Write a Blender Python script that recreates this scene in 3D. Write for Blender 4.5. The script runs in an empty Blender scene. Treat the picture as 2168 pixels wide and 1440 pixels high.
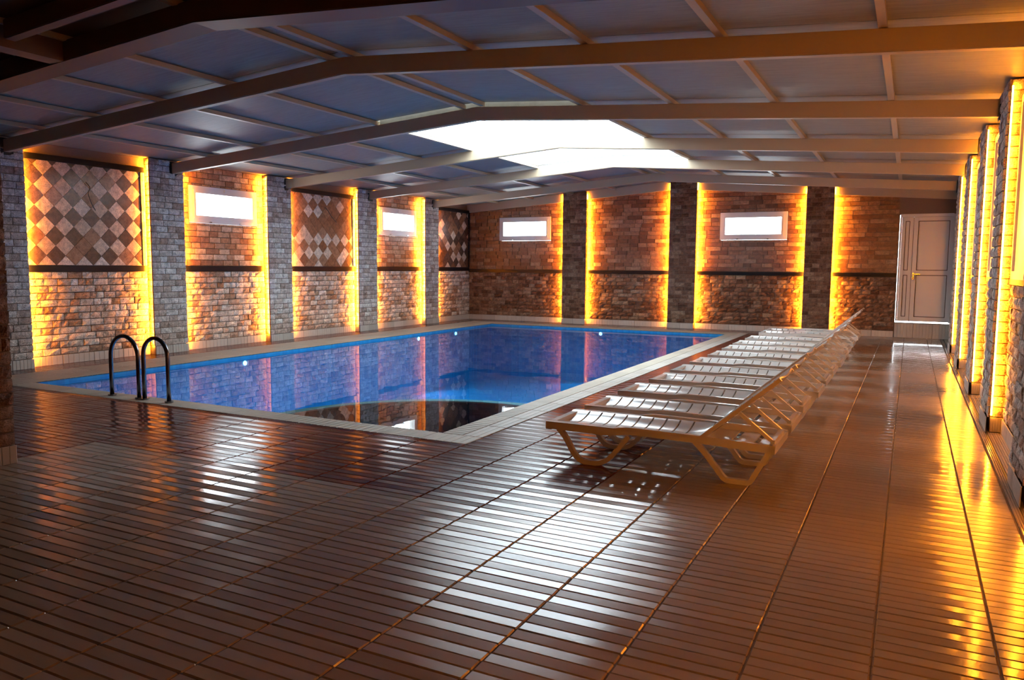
import bpy, bmesh, math, random
from mathutils import Vector, Matrix
random.seed(7)
C = bpy.context.scene.collection
SC = bpy.context.scene
R = math.radians
# ---------------------------------------------------------------- camera
cam = bpy.data.cameras.new('camera'); co = bpy.data.objects.new('camera', cam); C.objects.link(co)
right = Vector((0.88933127, 0.45719939, 0.00765532)); down = Vector((0.05010335, -0.08079149, -0.99547094)); fwd = Vector((-0.45451022, 0.885687, -0.09475762))
M = Matrix((right, -down, -fwd)).transposed().to_4x4(); M.translation = Vector((0, 0, 1.5))
co.matrix_world = M
cam.sensor_width = 36; cam.lens = 1636.8 / 2168 * 36; cam.clip_start = .02; cam.clip_end = 200
SC.camera = co
SC.view_settings.view_transform = 'Standard'; SC.view_settings.look = 'None'; SC.view_settings.gamma = 1
SC.view_settings.use_curve_mapping = False
SC.view_settings.exposure = -0.35
# ---------------------------------------------------------------- world: bright overcast sky
SKY = 21.0
w = bpy.data.worlds.new('world'); SC.world = w; w.use_nodes = True
bg = w.node_tree.nodes['Background']; bg.inputs[0].default_value = (0.86, 0.94, 1.0, 1); bg.inputs[1].default_value = SKY
LED_POWER = 2500.0   # strips behind the brick edges
LED_COL = (1.0, 0.29, 0.012)
try:
    SC.cycles.max_bounces = 8; SC.cycles.diffuse_bounces = 4; SC.cycles.glossy_bounces = 4; SC.cycles.transparent_max_bounces = 12
    SC.cycles.sample_clamp_indirect = 6.0; SC.cycles.caustics_reflective = False; SC.cycles.caustics_refractive = False
    SC.cycles.use_denoising = True
except Exception: pass

def portal(loc, rot, sx, sy):
    l = bpy.data.lights.new('portal', 'AREA'); l.shape = 'RECTANGLE'; l.size = sx; l.size_y = sy; l.energy = 1
    l.cycles.is_portal = True
    o = bpy.data.objects.new('daylight_portal', l); C.objects.link(o); o.location = loc; o.rotation_euler = rot; o['kind'] = 'helper'
    return o

# ---------------------------------------------------------------- dimensions
XL, XR = -11.22, 0.85            # recess wall planes left / right
PL, PR = -11.04, 0.69            # pillar faces
YF = 19.1; PF = 18.92            # far wall plane, far pillar faces
YB = -2.6                        # wall behind the camera
RX = -5.2; SL = 0.072            # ridge x, roof slope
def gz(x, z0): return z0 - SL * abs(x - RX)
BEAM_BOT, BEAM_TOP, CEIL = 3.42, 3.59, 3.645
BEAMS = [6.35, 9.05, 11.7, 14.35, 17.0]
LP = [(6.0, 6.62), (8.62, 9.28), (11.22, 11.85), (13.97, 14.64), (16.67, 17.28)]     # left pillars
FP = [(-8.24, -7.57), (-5.37, -4.70), (-2.20, -1.60)]                                 # far pillars
RP = [(0.3, 0.98), (3.05, 3.75), (5.72, 6.42), (8.31, 9.01), (10.77, 11.47), (13.5, 14.2), (16.0, 16.7)]  # right pillars
POOL = (-9.75, -3.67, 5.80, 17.82)
COP = (-10.62, -3.27, 5.53, 18.4)
TX = [0.375, -0.06, -0.49, -0.925, -1.385, -1.85, -2.32, -2.78, -3.24, -3.70, -4.17, -4.64, -5.11, -5.58, -6.05]

# ---------------------------------------------------------------- materials
def mat(name, col=(.5, .5, .5), rough=.5, metal=0, spec=.5, emis=None, es=0, coat=0):
    m = bpy.data.materials.new(name); m.use_nodes = True; b = m.node_tree.nodes['Principled BSDF']
    b.inputs['Base Color'].default_value = (*col, 1); b.inputs['Roughness'].default_value = rough; b.inputs['Metallic'].default_value = metal
    b.inputs['Specular IOR Level'].default_value = spec
    if coat: b.inputs['Coat Weight'].default_value = coat; b.inputs['Coat Roughness'].default_value = .12
    if emis: b.inputs['Emission Color'].default_value = (*emis, 1); b.inputs['Emission Strength'].default_value = es
    return m
def nodes(m): return m.node_tree.nodes, m.node_tree.links, m.node_tree.nodes['Principled BSDF']
def N(m, t, **k):
    n = m.node_tree.nodes.new(t)
    for a, v in k.items(): setattr(n, a, v)
    return n
def noise(m, scale, detail=3, rough=.55, coords='Object', vscale=None):
    tc = N(m, 'ShaderNodeTexCoord') if coords != 'Pos' else N(m, 'ShaderNodeNewGeometry')
    out = tc.outputs['Object'] if coords == 'Object' else (tc.outputs['Position'] if coords == 'Pos' else tc.outputs[coords])
    if vscale:
        mp = N(m, 'ShaderNodeMapping'); mp.inputs['Scale'].default_value = vscale; m.node_tree.links.new(out, mp.inputs['Vector']); out = mp.outputs['Vector']
    n = N(m, 'ShaderNodeTexNoise'); n.inputs['Scale'].default_value = scale; n.inputs['Detail'].default_value = detail; n.inputs['Roughness'].default_value = rough
    m.node_tree.links.new(out, n.inputs['Vector']); return n
def ramp(m, src, stops, interp='LINEAR'):
    r = N(m, 'ShaderNodeValToRGB'); r.color_ramp.interpolation = interp
    e = r.color_ramp.elements
    while len(e) < len(stops): e.new(.5)
    for el, (p, c) in zip(e, stops): el.position = p; el.color = (*c, 1) if len(c) == 3 else c
    m.node_tree.links.new(src, r.inputs[0]); return r
def mixc(m, fac, a, b, mode='MIX'):
    x = N(m, 'ShaderNodeMix', data_type='RGBA', blend_type=mode)
    L = m.node_tree.links
    for s, v in ((x.inputs[0], fac), (x.inputs[6], a), (x.inputs[7], b)):
        if hasattr(v, 'is_linked'): L.new(v, s)
        else: s.default_value = v if not isinstance(v, tuple) else ((*v, 1) if len(v) == 3 else v)
    return x.outputs[2]
def bump(m, src, strength, dist=.01):
    b = N(m, 'ShaderNodeBump'); b.inputs['Strength'].default_value = strength; b.inputs['Distance'].default_value = dist
    m.node_tree.links.new(src, b.inputs['Height']); m.node_tree.links.new(b.outputs[0], m.node_tree.nodes['Principled BSDF'].inputs['Normal']); return b
def maprange(m, src, a, b, c, d):
    r = N(m, 'ShaderNodeMapRange'); r.inputs[1].default_value = a; r.inputs[2].default_value = b; r.inputs[3].default_value = c; r.inputs[4].default_value = d
    m.node_tree.links.new(src, r.inputs[0]); return r.outputs[0]

def stone(name, stops, rough, bs, bscale, bd=.01, spec=.5, dk=.72):
    m = mat(name, rough=rough, spec=spec); L = m.node_tree.links
    oi = N(m, 'ShaderNodeObjectInfo'); at = N(m, 'ShaderNodeAttribute'); at.attribute_name = 'rnd'
    ad = N(m, 'ShaderNodeMath', operation='ADD'); L.new(oi.outputs['Random'], ad.inputs[0]); L.new(at.outputs['Fac'], ad.inputs[1])
    fr = N(m, 'ShaderNodeMath', operation='FRACT'); L.new(ad.outputs[0], fr.inputs[0])
    rp = ramp(m, fr.outputs[0], [(p, tuple(x * dk for x in c)) for p, c in stops])
    n1 = noise(m, 14, 4, .6, 'Pos'); pit = noise(m, 75, 2, .6, 'Pos', (1, 1, 1.6))
    r1 = ramp(m, n1.outputs['Fac'], [(.3, (.55, .52, .5)), (.7, (1.3, 1.27, 1.25))])
    c1 = mixc(m, 1.0, rp.outputs[0], r1.outputs[0], 'MULTIPLY')
    r2 = ramp(m, pit.outputs['Fac'], [(.34, (.15, .12, .10)), (.46, (1, 1, 1))])
    c2 = mixc(m, .8, c1, r2.outputs[0], 'MULTIPLY')
    L.new(c2, m.node_tree.nodes['Principled BSDF'].inputs['Base Color'])
    nb = noise(m, bscale, 5, .65, 'Pos'); bump(m, nb.outputs['Fac'], bs, bd)
    return m
TRAV = [(0, (.36, .22, .14)), (.12, (.48, .33, .23)), (.28, (.64, .51, .41)), (.5, (.76, .66, .56)), (.8, (.88, .82, .74)), (.92, (.62, .44, .33)), (1, (.50, .33, .24))]
TRAVU = [(0, (.30, .14, .07)), (.2, (.42, .22, .12)), (.42, (.52, .32, .20)), (.65, (.60, .42, .28)), (.9, (.76, .62, .48)), (1, (.38, .20, .12))]
M_split = stone('split_travertine', TRAV, .62, .9, 28, .02, .35, dk=1.0)
M_honed = stone('honed_travertine', TRAVU, .30, .25, 30, .006, dk=.85)
M_pill = stone('split_travertine_pillar', [(0, (.46, .33, .26)), (.15, (.62, .50, .42)), (.5, (.78, .70, .63)), (.85, (.90, .86, .80)), (1, (.60, .46, .38))], .6, .9, 28, .02, .4, dk=1.0)
M_splitf = stone('brown_split_travertine', [(0, (.16, .08, .045)), (.25, (.25, .135, .08)), (.55, (.34, .20, .125)), (.85, (.44, .29, .19)), (1, (.54, .39, .27))], .6, .9, 28, .02, .3)  # stone coloured darker to stand for the end wall's weaker skylight
M_honedf = stone('brown_honed_travertine', [(0, (.17, .08, .04)), (.25, (.26, .13, .07)), (.55, (.34, .19, .11)), (.85, (.44, .28, .18)), (1, (.55, .40, .28))], .32, .25, 30, .006)  # upper end-wall stone with the same shade in its colour
M_mortar = mat('mortar', (.20, .14, .10), .9)
nz = noise(M_mortar, 30, 3, .6, 'Pos'); bump(M_mortar, nz.outputs['Fac'], .5)
M_dlight = stone('light_diamond_travertine', [(0, (.50, .36, .25)), (.4, (.62, .50, .38)), (1, (.74, .65, .54))], .28, .2, 30, .004, dk=1.15)
M_ddark = stone('brown_diamond_travertine', [(0, (.13, .075, .05)), (.5, (.20, .12, .085)), (1, (.26, .16, .12))], .25, .2, 30, .004, dk=.6)
M_dred = stone('tan_diamond_travertine', [(0, (.30, .14, .07)), (.5, (.42, .22, .12)), (1, (.52, .31, .19))], .25, .2, 30, .004)
M_granite = mat('black_granite', (.008, .008, .011), .3, spec=.18)
n = noise(M_granite, 180, 2, .6, 'Pos'); r = ramp(M_granite, n.outputs['Fac'], [(.6, (.006, .006, .009)), (.75, (.03, .035, .045))]); M_granite.node_tree.links.new(r.outputs[0], M_granite.node_tree.nodes['Principled BSDF'].inputs['Base Color'])

def floor_mat(name, base, lo, hi, c2):
    m = mat(name, base, .25, spec=.62); L = m.node_tree.links; b = m.node_tree.nodes['Principled BSDF']
    if 'red' in name: b.inputs['Specular IOR Level'].default_value = .4
    if 'coping' in name or 'skirting' in name: b.inputs['Specular IOR Level'].default_value = .3
    n1 = noise(m, 2.2, 4, .6, 'Pos'); n2 = noise(m, .55, 3, .6, 'Pos', (1.2, .8, 1)); n3 = noise(m, 45, 3, .6, 'Pos')
    oi = N(m, 'ShaderNodeObjectInfo')
    c = mixc(m, n1.outputs['Fac'], base, c2)
    v = maprange(m, oi.outputs['Random'], 0, 1, .88, 1.1)
    cc = N(m, 'ShaderNodeHueSaturation'); L.new(c, cc.inputs['Color']); L.new(v, cc.inputs['Value'])
    L.new(cc.outputs[0], b.inputs['Base Color'])
    wet = ramp(m, n2.outputs['Fac'], [(.47, (hi, hi, hi)), (.56, (lo, lo, lo))])
    ro = mixc(m, .25, wet.outputs[0], n3.outputs['Fac'], 'ADD')
    L.new(wet.outputs[0], b.inputs['Roughness'])
    bump(m, n3.outputs['Fac'], .06, .003)
    return m
M_tile = floor_mat('beige_ribbed_tile', (.42, .335, .25), .09, .2, (.34, .265, .195))
M_red = floor_mat('brown_red_ribbed_tile', (.15, .034, .018), .12, .2, (.11, .024, .013))
M_grout = mat('grout', (.10, .07, .05), .8)
M_cop = floor_mat('cream_coping_tile', (.50, .45, .36), .42, .46, (.44, .39, .31))
M_copw = floor_mat('pale_coping_tile', (.60, .56, .50), .40, .45, (.44, .40, .34))
M_skirt = floor_mat('cream_skirting_tile', (.62, .58, .52), .25, .35, (.55, .51, .45))
M_cream = mat('cream_painted_steel', (.52, .42, .285), .42)
M_roofshade = mat('dark_brown_paint', (.09, .05, .03), .5)  # brown that carries the shade of the unlit near roof
M_panel = mat('grey_sandwich_panel', (.3, .3, .26), .5, spec=.4)
n = noise(M_panel, 3.5, 5, .7, 'Pos', (1, 12, 1)); bump(M_panel, n.outputs['Fac'], .12, .01)
L_ = M_panel.node_tree.links; r = ramp(M_panel, n.outputs['Fac'], [(.3, (.23, .228, .195)), (.7, (.34, .335, .29))]); L_.new(r.outputs[0], M_panel.node_tree.nodes['Principled BSDF'].inputs['Base Color'])
M_pvc = mat('white_pvc', (.80, .80, .80), .28)
M_white = mat('white_lining', (.88, .88, .88), .5)
M_plastic = mat('white_plastic', (.82, .79, .74), .2, coat=.3)
M_steel = mat('brushed_steel', (.22, .22, .24), .2, .95)
M_chrome = mat('chrome', (.6, .6, .6), .15, 1)
M_black = mat('black_rubber', (.01, .01, .01), .5)
M_poolwall = mat('blue_mosaic', (.01, .10, .42), .35)
bk = N(M_poolwall, 'ShaderNodeTexBrick'); bk.inputs['Scale'].default_value = 9; bk.inputs['Color1'].default_value = (.006, .20, .46, 1); bk.inputs['Color2'].default_value = (.010, .28, .56, 1); bk.inputs['Mortar'].default_value = (.03, .22, .5, 1); bk.inputs['Mortar Size'].default_value = .015; bk.offset = 0; bk.inputs['Brick Width'].default_value = .5; bk.inputs['Row Height'].default_value = .5
g_ = N(M_poolwall, 'ShaderNodeNewGeometry'); M_poolwall.node_tree.links.new(g_.outputs['Position'], bk.inputs['Vector']); M_poolwall.node_tree.links.new(bk.outputs['Color'], M_poolwall.node_tree.nodes['Principled BSDF'].inputs['Base Color'])
M_basin2 = mat('grey_mosaic', (.05, .065, .06), .4)  # dark tone stands for the bay lying out of lamp light
M_led = mat('amber_led', (0, 0, 0), .5, emis=LED_COL, es=LED_POWER)
M_led2 = mat('amber_led_side_wall', (0, 0, 0), .5, emis=LED_COL, es=LED_POWER * .08)
M_housing = mat('strip_housing', (.5, .45, .35), .5)
M_lamp = mat('underwater_lamp_glass', (0, 0, 0), .5, emis=(.35, .75, 1.0), es=14)

def mixshader(name, fac_ior, tint, rough, flat=None):
    m = bpy.data.materials.new(name); m.use_nodes = True; t = m.node_tree; t.nodes.clear()
    o = t.nodes.new('ShaderNodeOutputMaterial'); mx = t.nodes.new('ShaderNodeMixShader'); tr = t.nodes.new('ShaderNodeBsdfTransparent'); gl = t.nodes.new('ShaderNodeBsdfGlossy'); fr = t.nodes.new('ShaderNodeFresnel')
    tr.inputs[0].default_value = (*tint, 1); gl.inputs['Roughness'].default_value = rough; ge = t.nodes.new('ShaderNodeNewGeometry'); mr = t.nodes.new('ShaderNodeMapRange'); mr.inputs[3].default_value = fac_ior; mr.inputs[4].default_value = 1 / fac_ior; t.links.new(ge.outputs['Backfacing'], mr.inputs[0]); t.links.new(mr.outputs[0], fr.inputs[0])
    t.links.new(fr.outputs[0], mx.inputs[0]); t.links.new(tr.outputs[0], mx.inputs[1]); t.links.new(gl.outputs[0], mx.inputs[2]); t.links.new(mx.outputs[0], o.inputs[0])
    return m, t, gl, fr
M_water, t_, gl_, fr_ = mixshader('pool_water', 1.38, (.45, .86, 1.0), .012)
g = t_.nodes.new('ShaderNodeNewGeometry'); nn = t_.nodes.new('ShaderNodeTexNoise'); nn.inputs['Scale'].default_value = 2.2; nn.inputs['Detail'].default_value = 2
bb = t_.nodes.new('ShaderNodeBump'); bb.inputs['Strength'].default_value = .05; bb.inputs['Distance'].default_value = .02
t_.links.new(g.outputs['Position'], nn.inputs['Vector']); t_.links.new(nn.outputs['Fac'], bb.inputs['Height']); t_.links.new(bb.outputs[0], gl_.inputs['Normal'])
M_glass, _, _, _ = mixshader('window_glass', 1.45, (.97, .98, .98), .01)
M_trans = bpy.data.materials.new('opal_polycarbonate'); M_trans.use_nodes = True; t = M_trans.node_tree; t.nodes.clear()
o = t.nodes.new('ShaderNodeOutputMaterial'); mx = t.nodes.new('ShaderNodeMixShader'); a = t.nodes.new('ShaderNodeBsdfTransparent'); b = t.nodes.new('ShaderNodeBsdfTranslucent'); mx.inputs[0].default_value = .35
a.inputs[0].default_value = (.9, .95, .97, 1); b.inputs[0].default_value = (.95, .97, .97, 1)
t.links.new(a.outputs[0], mx.inputs[1]); t.links.new(b.outputs[0], mx.inputs[2]); t.links.new(mx.outputs[0], o.inputs[0])

# ---------------------------------------------------------------- helpers
def link(name, me, m=None, parent=None, loc=None):
    o = bpy.data.objects.new(name, me); C.objects.link(o)
    if m is not None and me is not None and not me.materials: me.materials.append(m)
    if parent is not None: o.parent = parent
    if loc is not None: o.location = loc
    return o
def mesh(name, vs, fs, smooth=False):
    me = bpy.data.meshes.new(name); me.from_pydata([tuple(v) for v in vs], [], fs); me.update()
    if smooth: me.shade_smooth()
    return me
def box_data(x0, x1, y0, y1, z0, z1):
    v = [(x0, y0, z0), (x1, y0, z0), (x1, y1, z0), (x0, y1, z0), (x0, y0, z1), (x1, y0, z1), (x1, y1, z1), (x0, y1, z1)]
    return v, [(3, 2, 1, 0), (4, 5, 6, 7), (0, 1, 5, 4), (1, 2, 6, 5), (2, 3, 7, 6), (3, 0, 4, 7)]
def box(name, x0, x1, y0, y1, z0, z1, m, parent=None, bev=0):
    v, f = box_data(x0, x1, y0, y1, z0, z1)
    if bev:
        bm = bmesh.new(); bv = [bm.verts.new(p) for p in v]; [bm.faces.new([bv[i] for i in q]) for q in f]
        bmesh.ops.bevel(bm, geom=bm.edges[:], offset=bev, segments=2, affect='EDGES'); me = bpy.data.meshes.new(name); bm.to_mesh(me); bm.free()
    else: me = mesh(name, v, f)
    return link(name, me, m, parent)
def tag(o, label=None, cat=None, group=None, kind=None):
    if label: o['label'] = label
    if cat: o['category'] = cat
    if group: o['group'] = group
    if kind: o['kind'] = kind
    return o
def empty(name, loc=(0, 0, 0), rz=0):
    o = bpy.data.objects.new(name, None); C.objects.link(o); o.location = loc; o.rotation_euler = (0, 0, rz); o.empty_display_size = .1; return o
def extrude_poly(poly, axis, a0, a1):
    """closed 2D polygon extruded along an axis; poly coordinates are the two other axes in order"""
    n = len(poly)
    def P(p, a):
        return (a, p[0], p[1]) if axis == 0 else ((p[0], a, p[1]) if axis == 1 else (p[0], p[1], a))
    v = [P(p, a0) for p in poly] + [P(p, a1) for p in poly]
    f = [tuple(range(n)), tuple(range(2 * n - 1, n - 1, -1))] + [(i, i + n, (i + 1) % n + n, (i + 1) % n) for i in range(n)]
    return v, f
def fix(me):
    bm = bmesh.new(); bm.from_mesh(me); bmesh.ops.recalc_face_normals(bm, faces=bm.faces[:]); bm.to_mesh(me); bm.free(); return me
def band(path, wd):
    """outline of a bar of width wd along a 2D polyline"""
    Lp, Rp = [], []
    n = len(path)
    for i, p in enumerate(path):
        p = Vector(p); d0 = (p - Vector(path[i - 1])).normalized() if i else None; d1 = (Vector(path[i + 1]) - p).normalized() if i < n - 1 else None
        d = (d0 + d1).normalized() if d0 and d1 else (d0 or d1); nrm = Vector((-d.y, d.x)); k = 1
        if d0 and d1: k = 1 / max(.5, nrm.dot(Vector((-d1.y, d1.x))))
        Lp.append(p + nrm * wd / 2 * k); Rp.append(p - nrm * wd / 2 * k)
    return Lp, Rp
def bar(path, wd, y0, y1):
    Lp, Rp = band(path, wd); n = len(path); v = []
    for p in Lp + Rp: v.append((p.x, y0, p.y))
    for p in Lp + Rp: v.append((p.x, y1, p.y))
    f = []; m_ = 2 * n
    for i in range(n - 1):
        f += [(i, i + 1, n + i + 1, n + i), (m_ + i, m_ + n + i, m_ + n + i + 1, m_ + i + 1), (i, m_ + i, m_ + i + 1, i + 1), (n + i, n + i + 1, m_ + n + i + 1, m_ + n + i)]
    f += [(0, n, m_ + n, m_), (n - 1, m_ + n - 1, m_ + m_ - 1, m_ - 1)]
    return v, f
def rounded(path, rad, seg=4):
    out = [Vector(path[0])]
    for i in range(1, len(path) - 1):
        a, b, c = Vector(path[i - 1]), Vector(path[i]), Vector(path[i + 1])
        p = b + (a - b).normalized() * min(rad, (a - b).length * .45); q = b + (c - b).normalized() * min(rad, (c - b).length * .45)
        for s in range(seg + 1):
            t = s / seg; out.append((1 - t) ** 2 * p + 2 * (1 - t) * t * b + t * t * q)
    out.append(Vector(path[-1])); return out
def tube(path, r, seg=12):
    v, f = [], []; n = len(path); up = Vector((0, 1, 0))
    for i, p in enumerate(path):
        d = (Vector(path[min(i + 1, n - 1)]) - Vector(path[max(i - 1, 0)])).normalized(); a = d.cross(up).normalized(); b = d.cross(a).normalized()
        for s in range(seg):
            t = 2 * math.pi * s / seg; v.append(Vector(p) + a * math.cos(t) * r + b * math.sin(t) * r)
    for i in range(n - 1):
        for s in range(seg): f.append((i * seg + s, i * seg + (s + 1) % seg, (i + 1) * seg + (s + 1) % seg, (i + 1) * seg + s))
    f += [tuple(range(seg)), tuple(range((n - 1) * seg, n * seg))]
    return v, f

# ---------------------------------------------------------------- bricks
def brick_mesh(k, rough):
    rnd = random.Random(k); nx, nz = (3, 2) if rough else (1, 1)
    e = .012 if rough else .01; v = []; f = []
    idx = {}
    for i in range(nx + 1):
        for j in range(nz + 1):
            edge = i in (0, nx) or j in (0, nz)
            d = -1 + (rnd.uniform(.12, .4) if edge else rnd.uniform(-.25, .15)) if rough else -1 + (.06 if edge else 0)
            x = i / nx; z = j / nz
            x += 0 if i in (0, nx) else rnd.uniform(-.08, .08); z += 0 if j in (0, nz) else rnd.uniform(-.12, .12)
            idx[i, j] = len(v); v.append((min(max(x, .01), .99), d, min(max(z, .03), .97)))
    for i in range(nx):
        for j in range(nz): f.append((idx[i, j], idx[i + 1, j], idx[i + 1, j + 1], idx[i, j + 1]))
    ring = [(i, 0) for i in range(nx)] + [(nx, j) for j in range(nz)] + [(i, nz) for i in range(nx, 0, -1)] + [(0, j) for j in range(nz, 0, -1)]
    base = len(v)
    for q in ring: p = v[idx[q]]; v.append((p[0], 0, p[2]))
    n_ = len(ring)
    for a in range(n_): b = (a + 1) % n_; f.append((idx[ring[b]], idx[ring[a]], base + a, base + b))
    return v, f
BR = {}
for key, rough, mm in (('split', True, M_split), ('pill', True, M_pill), ('honed', False, M_honed), ('splitf', True, M_splitf), ('honedf', False, M_honedf)):
    BR[key] = []
    for k in range(8):
        v, f = brick_mesh(k + (100 if key == 'pill' else 0), rough); me = mesh('brick', v, f); me.materials.append(mm); BR[key].append((me, v, f))
def layout(u0, u1, z0, z1, course, lmin, lmax, topf=None, holes=(), seed=0):
    rnd = random.Random(seed); out = []; nc = max(1, round((z1 - z0) / course)); h = (z1 - z0) / nc
    for c in range(nc):
        zb = z0 + c * h; u = u0; first = True
        while u < u1 - .01:
            l = rnd.uniform(lmin, lmax)
            if first: l *= rnd.uniform(.5, 1); first = False
            if u + l > u1 - lmin * .45: l = u1 - u
            zt = zb + h
            segs = [(u, u + l, zb, zt)]
            for (a, b, c0, c1) in holes:
                new = []
                for s in segs:
                    if s[1] <= a or s[0] >= b or s[3] <= c0 or s[2] >= c1: new.append(s); continue
                    if s[0] < a: new.append((s[0], a, s[2], s[3]))
                    if s[1] > b: new.append((b, s[1], s[2], s[3]))
                    if s[2] < c0 - .012: new.append((max(s[0], a), min(s[1], b), s[2], c0))
                    if s[3] > c1 + .012: new.append((max(s[0], a), min(s[1], b), c1, s[3]))
                segs = new
            for s in segs:
                if s[1] - s[0] < .012: continue
                t = s[3]
                if topf: t = min(t, topf((s[0] + s[1]) / 2))
                if t - s[2] > .012: out.append((s[0], s[1], s[2], t, rnd.uniform(.8, 1.15), rnd.randrange(8)))
            u += l
    return out
def wallframe(origin, th):
    """u runs along (cos th, sin th), wall faces (sin th, -cos th)"""
    return Matrix.Translation(Vector((origin[0], origin[1], 0))) @ Matrix.Rotation(th, 4, 'Z')
GAP = .003
def place_bricks(parent, items, limit, part='brick'):
    """items: (frame, brick, key, depth); nearest to the camera become parts, the rest one stuff part"""
    pinv = parent.matrix_world.inverted()
    def dist(it):
        fr, b = it[0], it[1]; p = fr @ Vector(((b[0] + b[1]) / 2, 0, (b[2] + b[3]) / 2)); return (p - Vector((0, 0, 1.5))).length
    items.sort(key=dist)
    for fr, b, key, dep in items[:limit]:
        o = bpy.data.objects.new(part, BR[key][b[5]][0]); C.objects.link(o); o.parent = parent
        o.matrix_local = pinv @ fr @ Matrix.Translation((b[0] + GAP, 0, b[2] + GAP)) @ Matrix.Diagonal((b[1] - b[0] - 2 * GAP, dep * b[4], b[3] - b[2] - 2 * GAP, 1))
    rest = items[limit:]
    if rest:
        by = {}
        for it in rest: by.setdefault(it[2], []).append(it)
        V, F, A, MI, mats = [], [], [], [], []
        for key, its in by.items():
            mats.append(BR[key][0][0].materials[0])
            for fr, b, _, dep in its:
                _, v, f = BR[key][b[5]]; k = len(V); mt = pinv @ fr; r_ = random.random()
                V += [mt @ Vector((b[0] + GAP + p[0] * (b[1] - b[0] - 2 * GAP), p[1] * dep * b[4], b[2] + GAP + p[2] * (b[3] - b[2] - 2 * GAP))) for p in v]
                F += [tuple(i + k for i in q) for q in f]; A += [r_] * len(f); MI += [len(mats) - 1] * len(f)
        me = mesh(part, V, F); [me.materials.append(x) for x in mats]; me.polygons.foreach_set('material_index', MI)
        at = me.attributes.new('rnd', 'FLOAT', 'FACE'); at.data.foreach_set('value', A)
        o = link(part + 's' if False else part + 'work', me, None, parent); o['kind'] = 'stuff'

# ribbed tile: unit square, ribs run along local x, 6 strips along local y
def tile_mesh(name, m, ribs=6, tilt=.0026, sx=1.0):
    prof = []
    for k in range(ribs):
        a, b = k / ribs, (k + 1) / ribs; g = .016
        if k % 2 == 0: prof += [(a, -.005), (a + g, 0), (b - g, 0)]
        else: prof += [(a, -.005), (a + g, -tilt * .3), (b - g, tilt)]
    prof.append((1, -.0022)); xs = [(0, -.006), (.012, 0), (.988, 0), (1, -.006)]
    v, f = [], []
    prof[0] = (0, -.006); prof[-1] = (1, -.006)
    for (x, dz) in xs:
        for (y, z) in prof: v.append((x, y, z + dz if dz else z))
    n = len(prof)
    for i in range(3):
        for j in range(n - 1): f.append((i * n + j, (i + 1) * n + j, (i + 1) * n + j + 1, i * n + j + 1))
    me = mesh(name, v, f); me.materials.append(m); return me, v, f
def skirt_mesh():
    return tile_mesh('tile', M_skirt, 6, .0004)
TM = {'tile': tile_mesh('tile', M_tile), 'red': tile_mesh('tile', M_red), 'cop': tile_mesh('coping_tile', M_cop, 6, .001), 'copw': tile_mesh('coping_tile', M_copw, 3, .001), 'skirt': tile_mesh('tile', M_skirt, 6, .0004)}
def place_tiles(parent, items, limit, key, part='tile'):
    """items: (matrix) unit tile transforms"""
    me, v, f = TM[key]
    items.sort(key=lambda mt: (mt @ Vector((.5, .5, 0)) - Vector((0, 0, 1.5))).length)
    for mt in items[:limit]:
        o = bpy.data.objects.new(part, me); C.objects.link(o); o.parent = parent; o.matrix_local = mt
    if items[limit:]:
        V, F = [], []
        for mt in items[limit:]:
            k = len(V); V += [mt @ Vector(p) for p in v]; F += [tuple(i + k for i in q) for q in f]
        me2 = mesh(part, V, F); me2.materials.append(me.materials[0]); o = link('tilework', me2, None, parent); o['kind'] = 'stuff'
def rect_tile(x0, x1, y0, y1, z=0, g=.003): return Matrix.Translation((x0 + g, y0 + g, z)) @ Matrix.Diagonal((x1 - x0 - 2 * g, y1 - y0 - 2 * g, 1, 1))
def rect_tile90(x0, x1, y0, y1, z=0, g=.003):  # ribs along y
    return Matrix.Translation((x1 - g, y0 + g, z)) @ Matrix.Rotation(R(90), 4, 'Z') @ Matrix.Diagonal((y1 - y0 - 2 * g, x1 - x0 - 2 * g, 1, 1))
def skirt_tile(fr, u0, u1, z0, z1, off=.012, g=.002):
    """upright ribbed tile: ribs vertical, facing the room"""
    # local tile x -> world z, local y -> -u, normal -> -y(local frame)
    m3 = Matrix(((0, -1, 0, u1 - g), (0, 0, -1, -off), (1, 0, 0, z0 + g), (0, 0, 0, 1)))
    return fr @ m3 @ Matrix.Diagonal((z1 - z0 - 2 * g, u1 - u0 - 2 * g, 1, 1))

# ================================================================= ROOM SHELL
# floor slab: ring around the pool hole
px0, px1, py0, py1 = POOL
def ring(x0, x1, y0, y1, a0, a1, b0, b1, z0, z1):
    v = []
    for z in (z0, z1):
        v += [(x0, y0, z), (x1, y0, z), (x1, y1, z), (x0, y1, z), (a0, b0, z), (a1, b0, z), (a1, b1, z), (a0, b1, z)]
    f = []
    for i in range(4):
        j = (i + 1) % 4
        f += [(8 + i, 8 + j, 12 + j, 12 + i), (j, i, 4 + i, 4 + j), (i, j, 8 + j, 8 + i), (4 + j, 4 + i, 12 + i, 12 + j)]
    return v, f
v, f = ring(XL - .3, XR + .3, YB - .3, YF + .3, px0 - .02, px1 + .02, py0 - .02, py1 + .02, -.2, -.006)
floor = link('floor', mesh('floor', v, f), M_grout); box('pool_shell', px0 - .3, px1 + .3, py0 - .3, py1 + .3, -1.7, -1.4, M_grout, floor); tag(floor, 'beige ribbed ceramic tile floor of the pool hall', kind='structure')
TY0 = 4.10; TP = .447
ys = [TY0 + TP * k for k in range(-12, 34)]
beige, redt = [], []
cols = [XR - .04, .70] ; edges = [.63] + TX
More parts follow.
